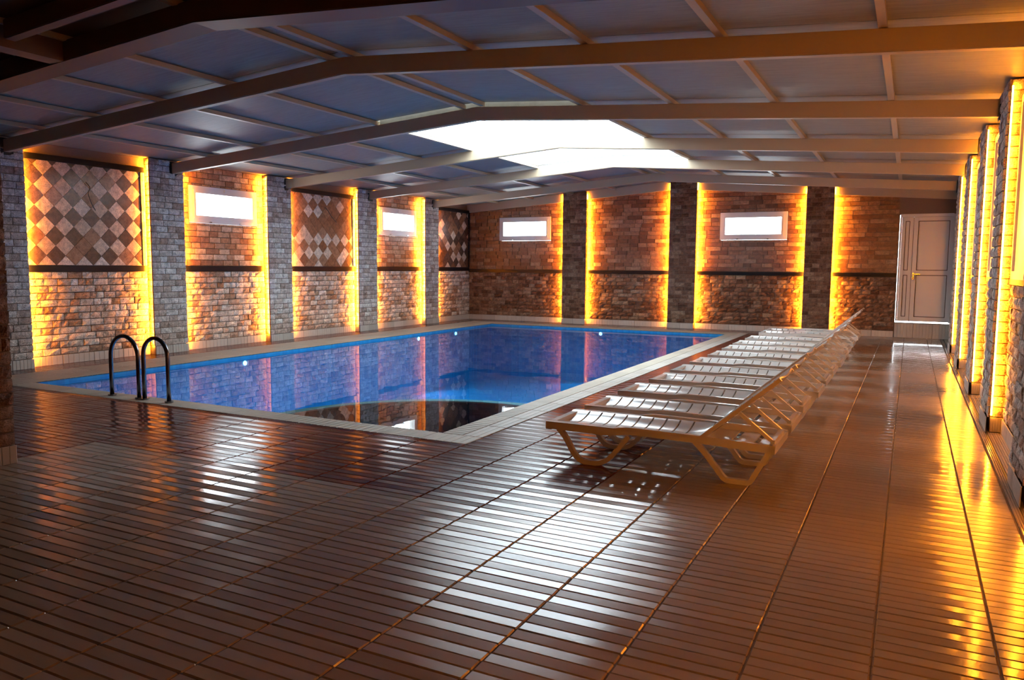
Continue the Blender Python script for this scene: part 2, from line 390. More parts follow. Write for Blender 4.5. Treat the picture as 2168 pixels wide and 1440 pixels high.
for i in range(len(edges) - 1):
    x1, x0 = edges[i], edges[i + 1]
    for y in ys:
        if y > YF - .05 or y < -1.2: continue
        y1 = min(y + TP, YF - .02)
        if y >= TY0 - .01 and x0 < -1.86: continue
        beige.append(rect_tile(x0, x1, y, y1))
# recess floor on the right beyond the drain line
for k, (a, b) in enumerate(RP):
    e = RP[k + 1][0] if k + 1 < len(RP) else YF
    y = b + .0
    while y < e - .05:
        y1 = min(y + .45, e); beige.append(rect_tile90(.70, XR - .035, y, y1)); y = y1
place_tiles(floor, beige, 300, 'tile')
# slim border tiles with dark channel beside the right wall
y = -1.0; bt = []
while y < YF - .1: bt.append(rect_tile90(.635, .685, y, min(y + .9, YF - .02), .002)); y += .9
fb = tag(link('trim_1', None), 'narrow brown border strip of floor tiles along the amber-lit side wall', kind='structure')
fb_me = box('channel', .688, .699, -1.0, YF, -.006, -.001, M_black, fb)
place_tiles(fb, bt, 300, 'tile')
# brown-red tiles around the pool
rf = tag(link('floor_border', None), 'glossy brown-red tile border around the pool coping', kind='structure')
def fill_red(x0, x1, y0, y1):
    xs = [x for x in TX if x0 < x < x1] + [x0, x1]
    if x0 < -6.05: xs += [-6.05 - .4625 * k for k in range(1, 12) if x0 < -6.05 - .4625 * k < x1]
    xs = sorted(set(xs)); xs = [x for i, x in enumerate(xs) if i == 0 or x - xs[i - 1] > .04 or x == x1]
    yy = sorted(set([y for y in ys if y0 + .03 < y < y1 - .03] + [y0, y1]))
    for a, b in zip(xs, xs[1:]):
        for c, d in zip(yy, yy[1:]): redt.append(rect_tile(a, b, c, d))
cx0, cx1, cy0, cy1 = COP
fill_red(cx1, -1.85, TY0, YF - .02)
fill_red(-6.05, cx1, TY0, cy0)
fill_red(XL + .05, -6.05, 1.0, cy0)
fill_red(XL + .05, cx0, cy0, YF - .02)
fill_red(cx0, cx1, cy1, YF - .02)
place_tiles(rf, redt, 300, 'red')

# walls: plain backing solids with window openings
def wall_with_holes(name, fr, u0, u1, z0, z1, th, holes, m, parent=None, label=None, topf=None):
    us = sorted(set([u0, u1] + [h for a in holes for h in a[:2]])); zs = sorted(set([z0, z1] + [h for a in holes for h in a[2:]]))
    bm = bmesh.new(); V = {}
    def vert(i, j, s):
        if (i, j, s) not in V:
            zz = zs[j]
            V[i, j, s] = bm.verts.new(fr @ Vector((us[i], s * th, zz)))
        return V[i, j, s]
    def solid(i, j):
        if i < 0 or j < 0 or i >= len(us) - 1 or j >= len(zs) - 1: return False
        cu, cz = (us[i] + us[i + 1]) / 2, (zs[j] + zs[j + 1]) / 2
        return not any(a < cu < b and c < cz < d for a, b, c, d in holes)
    for i in range(len(us) - 1):
        for j in range(len(zs) - 1):
            if not solid(i, j): continue
            for s in (0, 1): bm.faces.new([vert(i, j, s), vert(i + 1, j, s), vert(i + 1, j + 1, s), vert(i, j + 1, s)])
            if not solid(i - 1, j): bm.faces.new([vert(i, j, 0), vert(i, j + 1, 0), vert(i, j + 1, 1), vert(i, j, 1)])
            if not solid(i + 1, j): bm.faces.new([vert(i + 1, j, 0), vert(i + 1, j, 1), vert(i + 1, j + 1, 1), vert(i + 1, j + 1, 0)])
            if not solid(i, j - 1): bm.faces.new([vert(i, j, 0), vert(i, j, 1), vert(i + 1, j, 1), vert(i + 1, j, 0)])
            if not solid(i, j + 1): bm.faces.new([vert(i, j + 1, 0), vert(i + 1, j + 1, 0), vert(i + 1, j + 1, 1), vert(i, j + 1, 1)])
    bmesh.ops.recalc_face_normals(bm, faces=bm.faces[:]); me = bpy.data.meshes.new(name); bm.to_mesh(me); bm.free()
    o = link(name, me, m, parent)
    if label: tag(o, label, kind='structure')
    return o
FL = wallframe((XL, 0), R(90)); FF = wallframe((0, YF), 0); FR = wallframe((XR, 0), R(-90))   # right frame: u = -y
WIN_L = [(9.50, 11.06, 2.22, 2.87), (14.90, 16.44, 2.22, 2.88)]
WIN_F = [(-10.2, -8.64, 2.20, 2.84), (-4.16, -2.61, 2.17, 2.83)]
DOOR = (-.27, .80, .33, 2.69)
WT = .12
eave = gz(XL, CEIL)
wall_l = wall_with_holes('wall_left', FL, YB, YF, 0, eave, WT, WIN_L, M_mortar, None, 'long travertine brick wall with amber-lit recesses and two small windows beyond the pool')
wall_f = wall_with_holes('wall_far', FF, XL, XR, 0, eave, WT, WIN_F + [DOOR], M_mortar, None, 'brown brick end wall behind the pool with two small windows and a white door')
# gable above the far wall backing
gp = [(XL, eave), (XR, eave), (XR, gz(XR, CEIL) + .0), (RX, CEIL), (XL, gz(XL, CEIL) + .001)]
v, f = extrude_poly([(XL, eave - .01), (XR, eave - .01), (XR, gz(XR, CEIL)), (RX, CEIL)], 1, YF, YF + WT); link('gable', fix(mesh('gable', v, f)), M_mortar, wall_f)
wall_r = wall_with_holes('wall_right', FR, -YF, -YB, 0, gz(XR, CEIL), WT, [], M_mortar, None, 'side wall of amber-lit brick pillars and white upper panels behind the loungers')
v, f = extrude_poly([(XL, 0), (XR, 0), (XR, gz(XR, CEIL)), (RX, CEIL), (XL, gz(XL, CEIL))], 1, YB - .25, YB)
tag(link('wall_back', fix(mesh('wall_back', v, f)), M_mortar), 'dark end wall behind the viewer', kind='structure')

# --- left wall brickwork
BASE = .14
Ltop = eave - .005
recL = [(LP[i][1], LP[i + 1][0]) for i in range(4)] + [(LP[4][1], YF)]
its = []
for k, (a, b) in enumerate(recL):
    hl = WIN_L[0] if k == 1 else (WIN_L[1] if k == 3 else None)
    for it in layout(a, b, BASE, 1.37, .1, .11, .27, seed=k): its.append((FL, it, 'split', .05))
    if k in (1, 3):
        for it in layout(a, b, 1.47, Ltop, .1, .15, .33, seed=50 + k, holes=[hl]): its.append((FL, it, 'honed', .022))
for it in layout(3.2, LP[0][0], BASE, 1.37, .1, .11, .27, seed=31): its.append((FL, it, 'split', .05))
for it in layout(3.2, LP[0][0], 1.47, Ltop, .1, .15, .33, seed=32): its.append((FL, it, 'honed', .022))
place_bricks(wall_l, its, 300)
# --- far wall brickwork
recF = [(XL + .05, FP[0][0]), (FP[0][1], FP[1][0]), (FP[1][1], FP[2][0]), (FP[2][1], DOOR[0] - .015)]
its = []
ftop = lambda x: gz(x, BEAM_BOT) + .03
for k, (a, b) in enumerate(recF):
    for it in layout(a, b, BASE, 1.33, .1, .12, .28, seed=60 + k): its.append((FF, it, 'splitf', .05))
    hl = [WIN_F[0]] if k == 0 else ([WIN_F[1]] if k == 2 else [])
    for it in layout(a, b, 1.42, 3.5, .1, .16, .42, seed=70 + k, holes=hl, topf=ftop): its.append((FF, it, 'honedf', .022))
place_bricks(wall_f, its, 300)
# --- right wall brickwork (lower half only; white panels above)
its = []
for k in range(len(RP)):
    a = RP[k][1]; b = RP[k + 1][0] if k + 1 < len(RP) else YF
    for it in layout(-b, -a, BASE, 1.37, .1, .11, .27, seed=80 + k): its.append((FR, it, 'split', .04))
place_bricks(wall_r, its, 300)

# --- black granite bands
tn = [2]
def granite(fr, u0, u1, z0, z1, dep, label):
    v, f = box_data(u0, u1, -dep, 0, z0, z1); me = mesh('trim', [fr @ Vector(p) for p in v], f)
    o = link('trim_%d' % tn[0], me, M_granite); tn[0] += 1; tag(o, label, kind='structure'); return o
nm = ['first', 'second', 'third', 'fourth', 'fifth']
for k, (a, b) in enumerate(recL): granite(FL, a + .002, b - .002 if k < 4 else b - .07, 1.375, 1.465, .07, 'black granite band across the %s recess of the poolside long wall' % nm[k])
for k, (a, b) in enumerate(recF): granite(FF, a, b, 1.335, 1.415, .065, 'black granite band across the %s recess of the end wall' % nm[k])
for k in range(2, len(RP)):
    a = RP[k][1]; b = RP[k + 1][0] if k + 1 < len(RP) else YF
    granite(FR, -b, -a, 1.375, 1.42, .06, 'black granite band below white panel %d of the amber-lit side wall' % (k - 1))

# --- pillars
def pillar(u0, u1, fr, depth, top, label, leds=(1, 1), sideface=(1, 1), limit=300, over=.045, skirt=True, key='pill', led=None):
    """fr: frame of the wall plane; the pillar juts out by depth towards the room"""
    W = u1 - u0; core0, core1 = u0 + over, u1 - over
    P = lambda u, d, z: fr @ Vector((u, -d, z))
    th = math.atan2(fr[1][0], fr[0][0])
    tm = top if callable(top) else (lambda u: top)
    v = [P(core0, 0, 0), P(core1, 0, 0), P(core1, depth - .03, 0), P(core0, depth - .03, 0), P(core0, 0, tm(core0)), P(core1, 0, tm(core1)), P(core1, depth - .03, tm(core1)), P(core0, depth - .03, tm(core0))]
    me = fix(mesh('pillar', v, box_data(0, 1, 0, 1, 0, 1)[1]))
    o = link('pillar', me, M_mortar); tag(o, label, kind='structure')
    v = [P(u0 + .003, depth - .030, BASE), P(u1 - .003, depth - .030, BASE), P(u1 - .003, depth - .022, BASE), P(u0 + .003, depth - .022, BASE)]; v += [x + Vector((0, 0, tm((u0 + u1) / 2) - .01 - BASE)) for x in v]
    link('facing_board', fix(mesh('facing_board', v, box_data(0, 1, 0, 1, 0, 1)[1])), M_mortar, o)
    items = []
    p0 = P(0, depth - .03, 0); f_front = wallframe((p0.x, p0.y), th)
    sd = int(abs(u0 * 37)) + 5
    zt = tm((u0 + u1) / 2)
    for it in layout(u0, u1, BASE, zt, .1, .12, .26, seed=sd): items.append((f_front, it, key, .032))
    # side faces
    q = P(core0, 0, 0); f_a = wallframe((q.x, q.y), th - R(90)); f_b_p = P(core1, 0, 0); f_b = wallframe((f_b_p.x, f_b_p.y), th + R(90))
    # side at u0 faces -u: u axis of side frame must point ... towards the wall
    qa = P(core0, 0, 0); fa = wallframe((qa.x, qa.y), th - R(90))
    qb = P(core1, 0, 0); fb = wallframe((qb.x, qb.y), th + R(90))
    for it in layout(-0, depth - .035, BASE, zt, .1, .2, .3, seed=sd + 1): items.append((fa, it, key, .02)) if sideface[0] else None
    for it in layout(-(depth - .035), 0, BASE, zt, .1, .2, .3, seed=sd + 2): items.append((fb, it, key, .02)) if sideface[1] else None
    place_bricks(o, items, limit)
    # skirting
    sk = []
    pf = P(0, depth - .03, 0); ff = wallframe((pf.x, pf.y), th)
    n_ = max(1, round(W / .33)); 
    for i in range(n_): sk.append(skirt_tile(ff, u0 + W * i / n_, u0 + W * (i + 1) / n_, 0, BASE, .036))
    for (fq, a, b, on) in ((fa, 0, depth - .03, sideface[0]), (fb, -(depth - .03), 0, sideface[1])):
        if on: sk.append(skirt_tile(fq, a, b, 0, BASE, .024))
    place_tiles(o, sk, 20, 'skirt')
    # LED strips tucked behind the overhanging edge
    for s, on in ((0, leds[0]), (1, leds[1])):
        if not on: continue
        ua, ub = (core0 - .040, core0 - .026) if s == 0 else (core1 + .026, core1 + .040)
        d0, d1 = depth - .044, depth - .030
        v = [P(ua, d0, BASE + .02), P(ub, d0, BASE + .02), P(ub, d1, BASE + .02), P(ua, d1, BASE + .02), P(ua, d0, zt - .06), P(ub, d0, zt - .06), P(ub, d1, zt - .06), P(ua, d1, zt - .06)]
        led_o = link('led_strip', fix(mesh('led_strip', v, box_data(0, 1, 0, 1, 0, 1)[1])), led or M_led, o)
        if led is None:   # strips of these walls shine only towards the recess wall
            led_o.data.materials.append(M_housing)
            nb = (fr.to_3x3() @ Vector((0, 1, 0)))
            for pl in led_o.data.polygons: pl.material_index = 0 if pl.normal.dot(nb) > .9 else 1; led_o['label'] = 'glowing amber light strip along the pillar edge'
    return o
for k, (a, b) in enumerate(LP):
    pillar(a, b, FL, XL * -1 + PL, eave - .005, 'pale travertine brick pillar on the poolside long wall, %s from the ladder end' % nm[k], leds=(k > 0, 1), sideface=(1, 1))
for k, (a, b) in enumerate(FP):
    pillar(a, b, FF, YF - PF, (lambda u: gz(u, CEIL) - .01), ['dark travertine brick pillar of the end wall nearest its corner', 'middle dark travertine brick pillar of the end wall', 'dark travertine brick pillar of the end wall nearest the white door'][k], key='splitf')
for k, (a, b) in enumerate(RP):
    pillar(-b, -a, FR, XR - PR, gz(XR, CEIL) - .01, 'amber-lit brick pillar number %d along the side wall behind the loungers, counted towards the door' % (k + 1), leds=(k < len(RP) - 1, 1), led=M_led2)

# dark pillar close on the other side
f0 = wallframe((-6.3, 0), R(90))
pillar(2.70, 3.38, f0, .39, gz(-6, BEAM_BOT) - .0, 'unlit dark brick pillar standing free on the open floor before the pool', leds=(0, 0), over=.02, key='splitf')

# --- skirting
def skirting(name, fr, segs, z1, off, label):
    o = tag(link(name, None), label, kind='structure'); its = []
    for a, b in segs:
        n_ = max(1, round((b - a) / .45))
        for i in range(n_): its.append(skirt_tile(fr, a + (b - a) * i / n_, a + (b - a) * (i + 1) / n_, 0, z1, off))
    place_tiles(o, its, 300, 'skirt'); return o
skirting('baseboard_left', FL, [(3.2, LP[0][0])] + recL, BASE, .05, 'cream ribbed tile skirting along the poolside long wall')
skirting('baseboard_far', FF, recF, BASE, .05, 'cream ribbed tile skirting along the end wall')
skirting('baseboard_right', FR, [(-(RP[k + 1][0] if k + 1 < len(RP) else YF), -RP[k][1]) for k in range(len(RP))], BASE, .04, 'cream ribbed tile skirting along the amber-lit side wall')
stp = tag(link('door_step', None), 'raised step faced with upright ribbed tiles below the white door', kind='structure')
box('core', DOOR[0] - .02, XR, YF - .03, YF + .2, 0, .325, M_grout, stp)
its = [skirt_tile(wallframe((0, YF - .03), 0), DOOR[0] + (XR - DOOR[0]) * i / 3, DOOR[0] + (XR - DOOR[0]) * (i + 1) / 3, 0, .32, .012) for i in range(3)]
place_tiles(stp, its, 20, 'skirt')

# --- diamond mosaic panels
def clip(poly, x0, x1, z0, z1):
    for ax, lim, sgn in ((0, x0, 1), (0, x1, -1), (1, z0, 1), (1, z1, -1)):
        out = []
        for i in range(len(poly)):
            a, b = poly[i - 1], poly[i]; da, db = sgn * (a[ax] - lim), sgn * (b[ax] - lim)
            if (da >= 0) != (db >= 0):
                t = da / (da - db); out.append((a[0] + t * (b[0] - a[0]), a[1] + t * (b[1] - a[1])))
            if db >= 0: out.append(b)
        poly = out
        if len(poly) < 3: return []
    return poly
def diamond_panel(y0, y1, z0, z1, pattern, label, seed, frame_right=False):
    o = empty('wall_mosaic_panel', (XL, (y0 + y1) / 2, z0)); tag(o, label, kind='structure')
    rnd = random.Random(seed); inv = Matrix.Translation(-Vector(o.location)); off = .06; D = .287
    def part(name, me, m): q = link(name, me, m, o); return q
    v, f = box_data(0, off, y0, y1, z0, z1); part('backing', mesh('backing', [(p[0], p[1] - o.location.y, p[2] - z0) for p in v], f), M_mortar)
    yy0 = y0 + .02
    for i in range(-2, 16):
        for j in range(-1, 14):
            cy = yy0 + (i + (.5 if j % 2 else 0)) * D; cz = z0 + .14 + (j - 1) * D / 2; h = D / 2 - .003
            poly = clip([(cy - h, cz), (cy, cz - h), (cy + h, cz), (cy, cz + h)], y0 + .002, y1 - .075, z0 + .002, z1 - .002)
            if len(poly) < 3: continue
            ar = abs(sum(poly[q - 1][0] * poly[q][1] - poly[q][0] * poly[q - 1][1] for q in range(len(poly)))) / 2
            if ar < .0008: continue
            d = off + .012 + rnd.uniform(-.002, .003)
            v, f = extrude_poly([(p[0] - o.location.y, p[1] - z0) for p in poly], 0, off - .002, d)
            if pattern == 'check': m = M_dlight if j % 2 == 0 and rnd.random() < .93 else (M_ddark if rnd.random() < .75 else M_dred)
            elif pattern == 'mixed':
                pr_ = .62 if cz < z0 + .75 else .14; m = M_dlight if rnd.random() < pr_ and j % 2 == 0 or rnd.random() < .1 else M_dred
            else: m = M_dlight if (j % 2 == 0 and rnd.random() < .4) else (M_ddark if rnd.random() < .7 else M_dred)
            part('diamond_tile', fix(mesh('diamond_tile', v, f)), m)
    # thin upright edge stones
    z = z0
    while z < z1 - .02:
        zz = min(z + rnd.uniform(.12, .25), z1)
        v, f = box_data(off - .002, off + .02 + rnd.uniform(0, .012), y1 - .07 - o.location.y, y1 - .002 - o.location.y, z - z0 + .002, zz - z0 - .002)
        part('edge_stone', mesh('edge_stone', v, f), M_granite if frame_right else M_dlight); z = zz
    v, f = box_data(0, off + .035, y0 - o.location.y, y1 - o.location.y, z1 - z0, z1 - z0 + .085); q = part('top_bar', mesh('top_bar', v, f), M_granite); q['label'] = 'black granite bar above the diamonds'
    return o
pz0, pz1 = 1.468, 2.965
diamond_panel(recL[0][0] + .01, recL[0][1] - .03, pz0, pz1, 'check', 'chequered brown and cream diamond tile panel beside the first window, largest of three', 1)
diamond_panel(recL[2][0] + .01, recL[2][1] - .03, pz0, pz1, 'mixed', 'tan diamond tile panel with scattered cream diamonds between the two long-wall windows', 4)
diamond_panel(recL[4][0] + .01, YF - .075, pz0, pz1, 'dark', 'dark brown diamond tile panel in the far corner with daylight gleaming on it', 6, True)
# strips of wall between the panel top and the ceiling
for k in (0, 2, 4):
    a, b = recL[k]; v, f = box_data(a + .002, b - .002, -.02, 0, pz1 + .087, Ltop); q = link('plaster_strip', mesh('plaster_strip', [FL @ Vector(p) for p in v], f), M_mortar, wall_l)
def cable(pts, label):
    v, f = tube([Vector(p) for p in rounded3(pts)], .007, 8); o = link('cable', fix(mesh('cable', v, f)), M_black); tag(o, label, 'cable'); return o
def rounded3(pts, seg=5):
    out = []; P_ = [Vector(p) for p in pts]
    for i in range(len(P_) - 1):
        p0, p1, p2, p3 = P_[max(i - 1, 0)], P_[i], P_[i + 1], P_[min(i + 2, len(P_) - 1)]
        for s in range(seg):
            t = s / seg; out.append(.5 * ((2 * p1) + (-p0 + p2) * t + (2 * p0 - 5 * p1 + 4 * p2 - p3) * t * t + (-p0 + 3 * p1 - 3 * p2 + p3) * t ** 3))
    out.append(P_[-1]); return out
cx = XL + .085
cable([(cx, 7.58, 2.72), (cx + .03, 7.62, 2.64), (cx + .02, 7.60, 2.55), (cx + .03, 7.63, 2.42), (cx + .025, 7.70, 2.30)], 'short black cable hanging out of the chequered diamond panel')
cable([(cx, 12.95, 2.72), (cx + .03, 13.02, 2.64), (cx + .035, 13.10, 2.55), (cx + .03, 13.28, 2.42)], 'short black cable hanging out of the tan diamond panel')

# --- windows
def window(name, fr, h, label):
    u0, u1, z0, z1 = h; o = tag(link(name, None), label, kind='structure'); fw = .095
    def fbox(nm_, a, b, c, d, y0, y1, m, par): v, f = box_data(a, b, y0, y1, c, d); return link(nm_, mesh(nm_, [fr @ Vector(p) for p in v], f), m, par)
    def ringmesh(a, b, c, d, w_, y0, y1):
        v = []
        for y in (y0, y1):
            for (i, j) in ((a, c), (b, c), (b, d), (a, d)): v.append((i, y, j))
            for (i, j) in ((a + w_, c + w_), (b - w_, c + w_), (b - w_, d - w_), (a + w_, d - w_)): v.append((i, y, j))
        f = []
        for i in range(4):
            j = (i + 1) % 4; f += [(i, j, 4 + j, 4 + i), (8 + j, 8 + i, 12 + i, 12 + j), (j, i, 8 + i, 8 + j), (4 + i, 4 + j, 12 + j, 12 + i)]
        return fix(mesh('window_frame', [fr @ Vector(p) for p in v], f))
    g = .006
    fr_o = link('window_frame', ringmesh(u0 + g, u1 - g, z0 + g, z1 - g, fw, -.045, WT), M_pvc, o)
    sash = link('sash', ringmesh(u0 + g + fw - .02, u1 - g - fw + .02, z0 + g + fw - .02, z1 - g - fw + .02, .05, -.06, .03), M_pvc, o)
    fbox('pane', u0 + .13, u1 - .13, z0 + .13, z1 - .13, .02, .028, M_glass, o)
    um = (u0 + u1) / 2
    fbox('latch', um - .02, um + .02, z1 - .09, z1 - .035, -.075, -.06, M_pvc, o)
    for s in (-.35, .35): fbox('hinge', um + s - .02, um + s + .02, z0 + .012, z0 + .03, -.075, -.045, M_chrome, o)
    return o
window('window_1', FL, WIN_L[0], 'small white-framed window in the second recess of the long wall')
window('window_2', FL, WIN_L[1], 'small white-framed window in the fourth recess of the long wall')
window('window_3', FF, WIN_F[0], 'small white-framed window on the end wall near its corner')
window('window_4', FF, WIN_F[1], 'small white-framed window on the end wall between two amber-lit pillars')
for h in WIN_L: portal((XL - WT - .02, (h[0] + h[1]) / 2, (h[2] + h[3]) / 2), (0, R(-90), 0), h[3] - h[2], h[1] - h[0])
for h in WIN_F: portal(((h[0] + h[1]) / 2, YF + WT + .02, (h[2] + h[3]) / 2), (R(-90), 0, 0), h[1] - h[0], h[3] - h[2])

# --- white upper panels on the right wall
for k in range(2, len(RP)):
    a = RP[k][1]; b = RP[k + 1][0] if k + 1 < len(RP) else YF
    if k == len(RP) - 1: a, b = RP[k][1], YF - .3
    o = empty('wall_panel', (XR, (a + b) / 2, 1.42)); tag(o, 'white plastic panel above the half wall after amber-lit pillar %d' % (k + 1), kind='structure')
    y0, y1 = a + .01 - o.location.y, b - .01 - o.location.y
    v, f = box_data(-.03, -.001, y0, y1, .01, 1.62); link('sheet', mesh('sheet', v, f), M_pvc, o)
    for nm_, q in (('bottom_rail', (-.05, -.03, y0, y1, 0, .07)), ('top_rail', (-.05, -.03, y0, y1, 1.55, 1.62)), ('jamb', (-.05, -.03, y0, y0 + .07, .07, 1.55)), ('jamb', (-.05, -.03, y1 - .07, y1, .07, 1.55))):
        box(nm_, *q, M_pvc, o)

# --- door
d0, d1, dz0, dz1 = DOOR
door = tag(link('door_1', None), 'white double-leaf plastic door raised above a tiled step on the end wall', kind='structure')
M_gasket = mat('brown_gasket', (.10, .07, .05), .7)
def leaf(x0, x1, nmx):
    y0, y1 = YF + .0, YF + .05; st = .085 if x1 - x0 > .5 else .07; zb = dz0 + .035
    lf = box('leaf', x0, x1, y0 + .015, y1, zb, dz1 - .045, M_pvc, door)
    zm = 1.43
    for nm_, q in (('stile', (x0, x0 + st, zb, dz1 - .06)), ('stile', (x1 - st, x1, zb, dz1 - .06)), ('rail', (x0 + st, x1 - st, zb, zb + .1)), ('rail', (x0 + st, x1 - st, zm - .05, zm + .05)), ('rail', (x0 + st, x1 - st, dz1 - .14, dz1 - .06))):
        box(nm_, q[0], q[1], y0 - .016, y0 + .014, q[2] + .004, q[3] - .004, M_pvc, lf, .006)
    for a, b in ((zb + .1, zm - .05), (zm + .05, dz1 - .14)):
        X0_, X1_, g = x0 + st, x1 - st, .013; yy_ = y0 + .006
        v = [(X0_, yy_, a), (X1_, yy_, a), (X1_, yy_, b), (X0_, yy_, b), (X0_ + g, yy_, a + g), (X1_ - g, yy_, a + g), (X1_ - g, yy_, b - g), (X0_ + g, yy_, b - g)]
        link('gasket', mesh('gasket', v, [(i, (i + 1) % 4, 4 + (i + 1) % 4, 4 + i) for i in range(4)]), M_gasket, lf)['label'] = 'dark rubber gasket around the door panel'
    return lf
leaf(d0 + .045, .002, 'a'); rl = leaf(.010, d1 - .02, 'b')
box('frame', d0 + .006, d0 + .044, YF - .02, YF + .06, dz0 + .035, dz1 - .056, M_pvc, door, .004)
box('frame', d1 - .036, d1 + .012, YF - .02, YF + .06, dz0 + .02, dz1, M_pvc, door, .004)
box('frame', d0 + .012, d1 - .036, YF - .02, YF + .06, dz1 - .055, dz1 + .012, M_pvc, door, .004)
box('handle', .03, .18, YF - .06, YF - .04, 1.385, 1.41, M_chrome, rl, .006); box('escutcheon', .03, .06, YF - .04, YF - .008, 1.28, 1.43, M_chrome, rl, .004)
box('astragal', .001, .011, YF + .012, YF + .020, dz0 + .04, dz1 - .06, M_gasket, door); box('backing_strip', -.012, .026, YF + .051, YF + .06, dz0 + .03, dz1 - .06, M_pvc, door, .003)

# ================================================================= ROOF
ceil = tag(link('ceiling', None), 'low gabled ceiling of grey panels between cream steel purlins', kind='structure')
PURL = [-10.25, -9.18, -8.0, -6.86, -5.42, -5.13, -3.76, -2.62, -1.47, -.30]
lines_x = [XL - .3] + [-10.22, -9.15, -7.97, -6.83, -5.2, -3.73, -2.59, -1.44, -.27] + [XR + .3]
bays = [YB - .3, -1.6, 1.5, 4.6] + BEAMS + [YF + .3]
SKX0, SKX1, SKY0, SKY1 = -6.80, -3.75, 9.16, 14.37
for i in range(len(lines_x) - 1):
    xa, xb = lines_x[i], lines_x[i + 1]
    for j in range(len(bays) - 1):
        ya, yb = bays[j], bays[j + 1]
        if xa > SKX0 - .1 and xb < SKX1 + .1 and ya >= 9.0 and yb <= 14.5: continue
        g = .004
        poly = [(xa + g, gz(xa + g, CEIL)), (xb - g, gz(xb - g, CEIL)), (xb - g, gz(xb - g, CEIL) + .06), (xa + g, gz(xa + g, CEIL) + .06)]
        v, f = extrude_poly(poly, 1, ya + g, yb - g); link('ceiling_panel', fix(mesh('ceiling_panel', v, f)), M_panel if ya > 3 else M_roofshade, ceil)  # near bays get the brown with the shade painted in
v, f = extrude_poly([(XL - .3, gz(XL - .3, CEIL) + .062), (SKX0 - .05, gz(SKX0, CEIL) + .062), (SKX0 - .05, gz(SKX0, CEIL) + .09), (XL - .3, gz(XL - .3, CEIL) + .09)], 1, YB - .3, YF + .3); link('roof_sheet', fix(mesh('roof_sheet', v, f)), M_panel, ceil)
v, f = extrude_poly([(SKX1 + .05, gz(SKX1, CEIL) + .062), (XR + .3, gz(XR + .3, CEIL) + .062), (XR + .3, gz(XR + .3, CEIL) + .09), (SKX1 + .05, gz(SKX1, CEIL) + .09)], 1, YB - .3, YF + .3); link('roof_sheet', fix(mesh('roof_sheet', v, f)), M_panel, ceil)
for ya, yb in ((YB - .3, SKY0 - .1), (SKY1 + .1, YF + .3)):
    v, f = extrude_poly([(SKX0 - .05, gz(SKX0, CEIL) + .065), (RX, CEIL + .065), (SKX1 + .05, gz(SKX1, CEIL) + .065), (SKX1 + .05, gz(SKX1, CEIL) + .09), (RX, CEIL + .09), (SKX0 - .05, gz(SKX0, CEIL) + .09)], 1, ya, yb); link('roof_sheet', fix(mesh('roof_sheet', v, f)), M_panel, ceil)
for px in PURL:
    segs = [(YB, YF)] if not (SKX0 < px < SKX1 - .02 and px > -6.7) else [(YB, SKY0 - .1), (SKY1 + .08, YF)]
    for a, b in segs:
        z = gz(px, CEIL) - .004; v, f = box_data(px, px + .06, a, b, BEAM_TOP - CEIL + z + .006, z); link('purlin', mesh('purlin', v, f), M_cream, ceil)
def beam(y, wdt, label, zb=BEAM_BOT, zt=BEAM_TOP, x0=PL, x1=PR, m=M_cream, brackets=True):
    poly = [(x0, gz(x0, zb)), (RX, zb), (x1, gz(x1, zb)), (x1, gz(x1, zt)), (RX, zt), (x0, gz(x0, zt))]
    v, f = extrude_poly(poly, 1, y, y + wdt); me = fix(mesh('beam', v, f))
    bm = bmesh.new(); bm.from_mesh(me); bmesh.ops.bevel(bm, geom=[e for e in bm.edges if abs(e.verts[0].co.x - e.verts[1].co.x) > 1], offset=.008, segments=2, affect='EDGES'); bm.to_mesh(me); bm.free()
    o = link('beam', me, m); tag(o, label, kind='structure')
    if brackets:
        for xx, s in ((x0, -1), (x1, 1)):
            a = xx if s > 0 else xx - .012
            box('bracket', a, a + .012, y - .04, y + wdt + .04, gz(xx, zb) - .04, gz(xx, zt) + .02, M_black, o)
    return o
bl = ['cream painted ceiling beam nearest the ladder, crossing in front of the skylight', 'cream ceiling beam along the near edge of the skylight', 'sunlit cream beam crossing the middle of the skylight', 'cream ceiling beam along the far edge of the skylight', 'cream ceiling beam between skylight and end wall']
for y, l in zip(BEAMS, bl): beam(y, .09, l)
beam(YF - .115, .11, 'deep cream beam fixed against the top of the end wall', BEAM_BOT, CEIL - .006, XL + .02, XR - .02, brackets=False)
# nearer roof frame, its lack of light put into the brown colour
beam(4.50, .26, 'wide dark beam over the open floor before the pool', 3.42, 3.60, PL, PR, M_roofshade, brackets=False)
beam(3.95, .10, 'dark inner beam parallel to the wide one, nearer the viewer', 3.46, 3.62, -6.78, PR, M_roofshade, brackets=False)
v, f = box_data(-7.04, -6.84, YB, 4.495, gz(-6.9, 3.42) + .0, gz(-6.9, 3.42) + .19); tag(link('beam', mesh('beam', v, f), M_roofshade), 'dark lengthwise beam meeting the wide beam above the free-standing pillar', kind='structure')

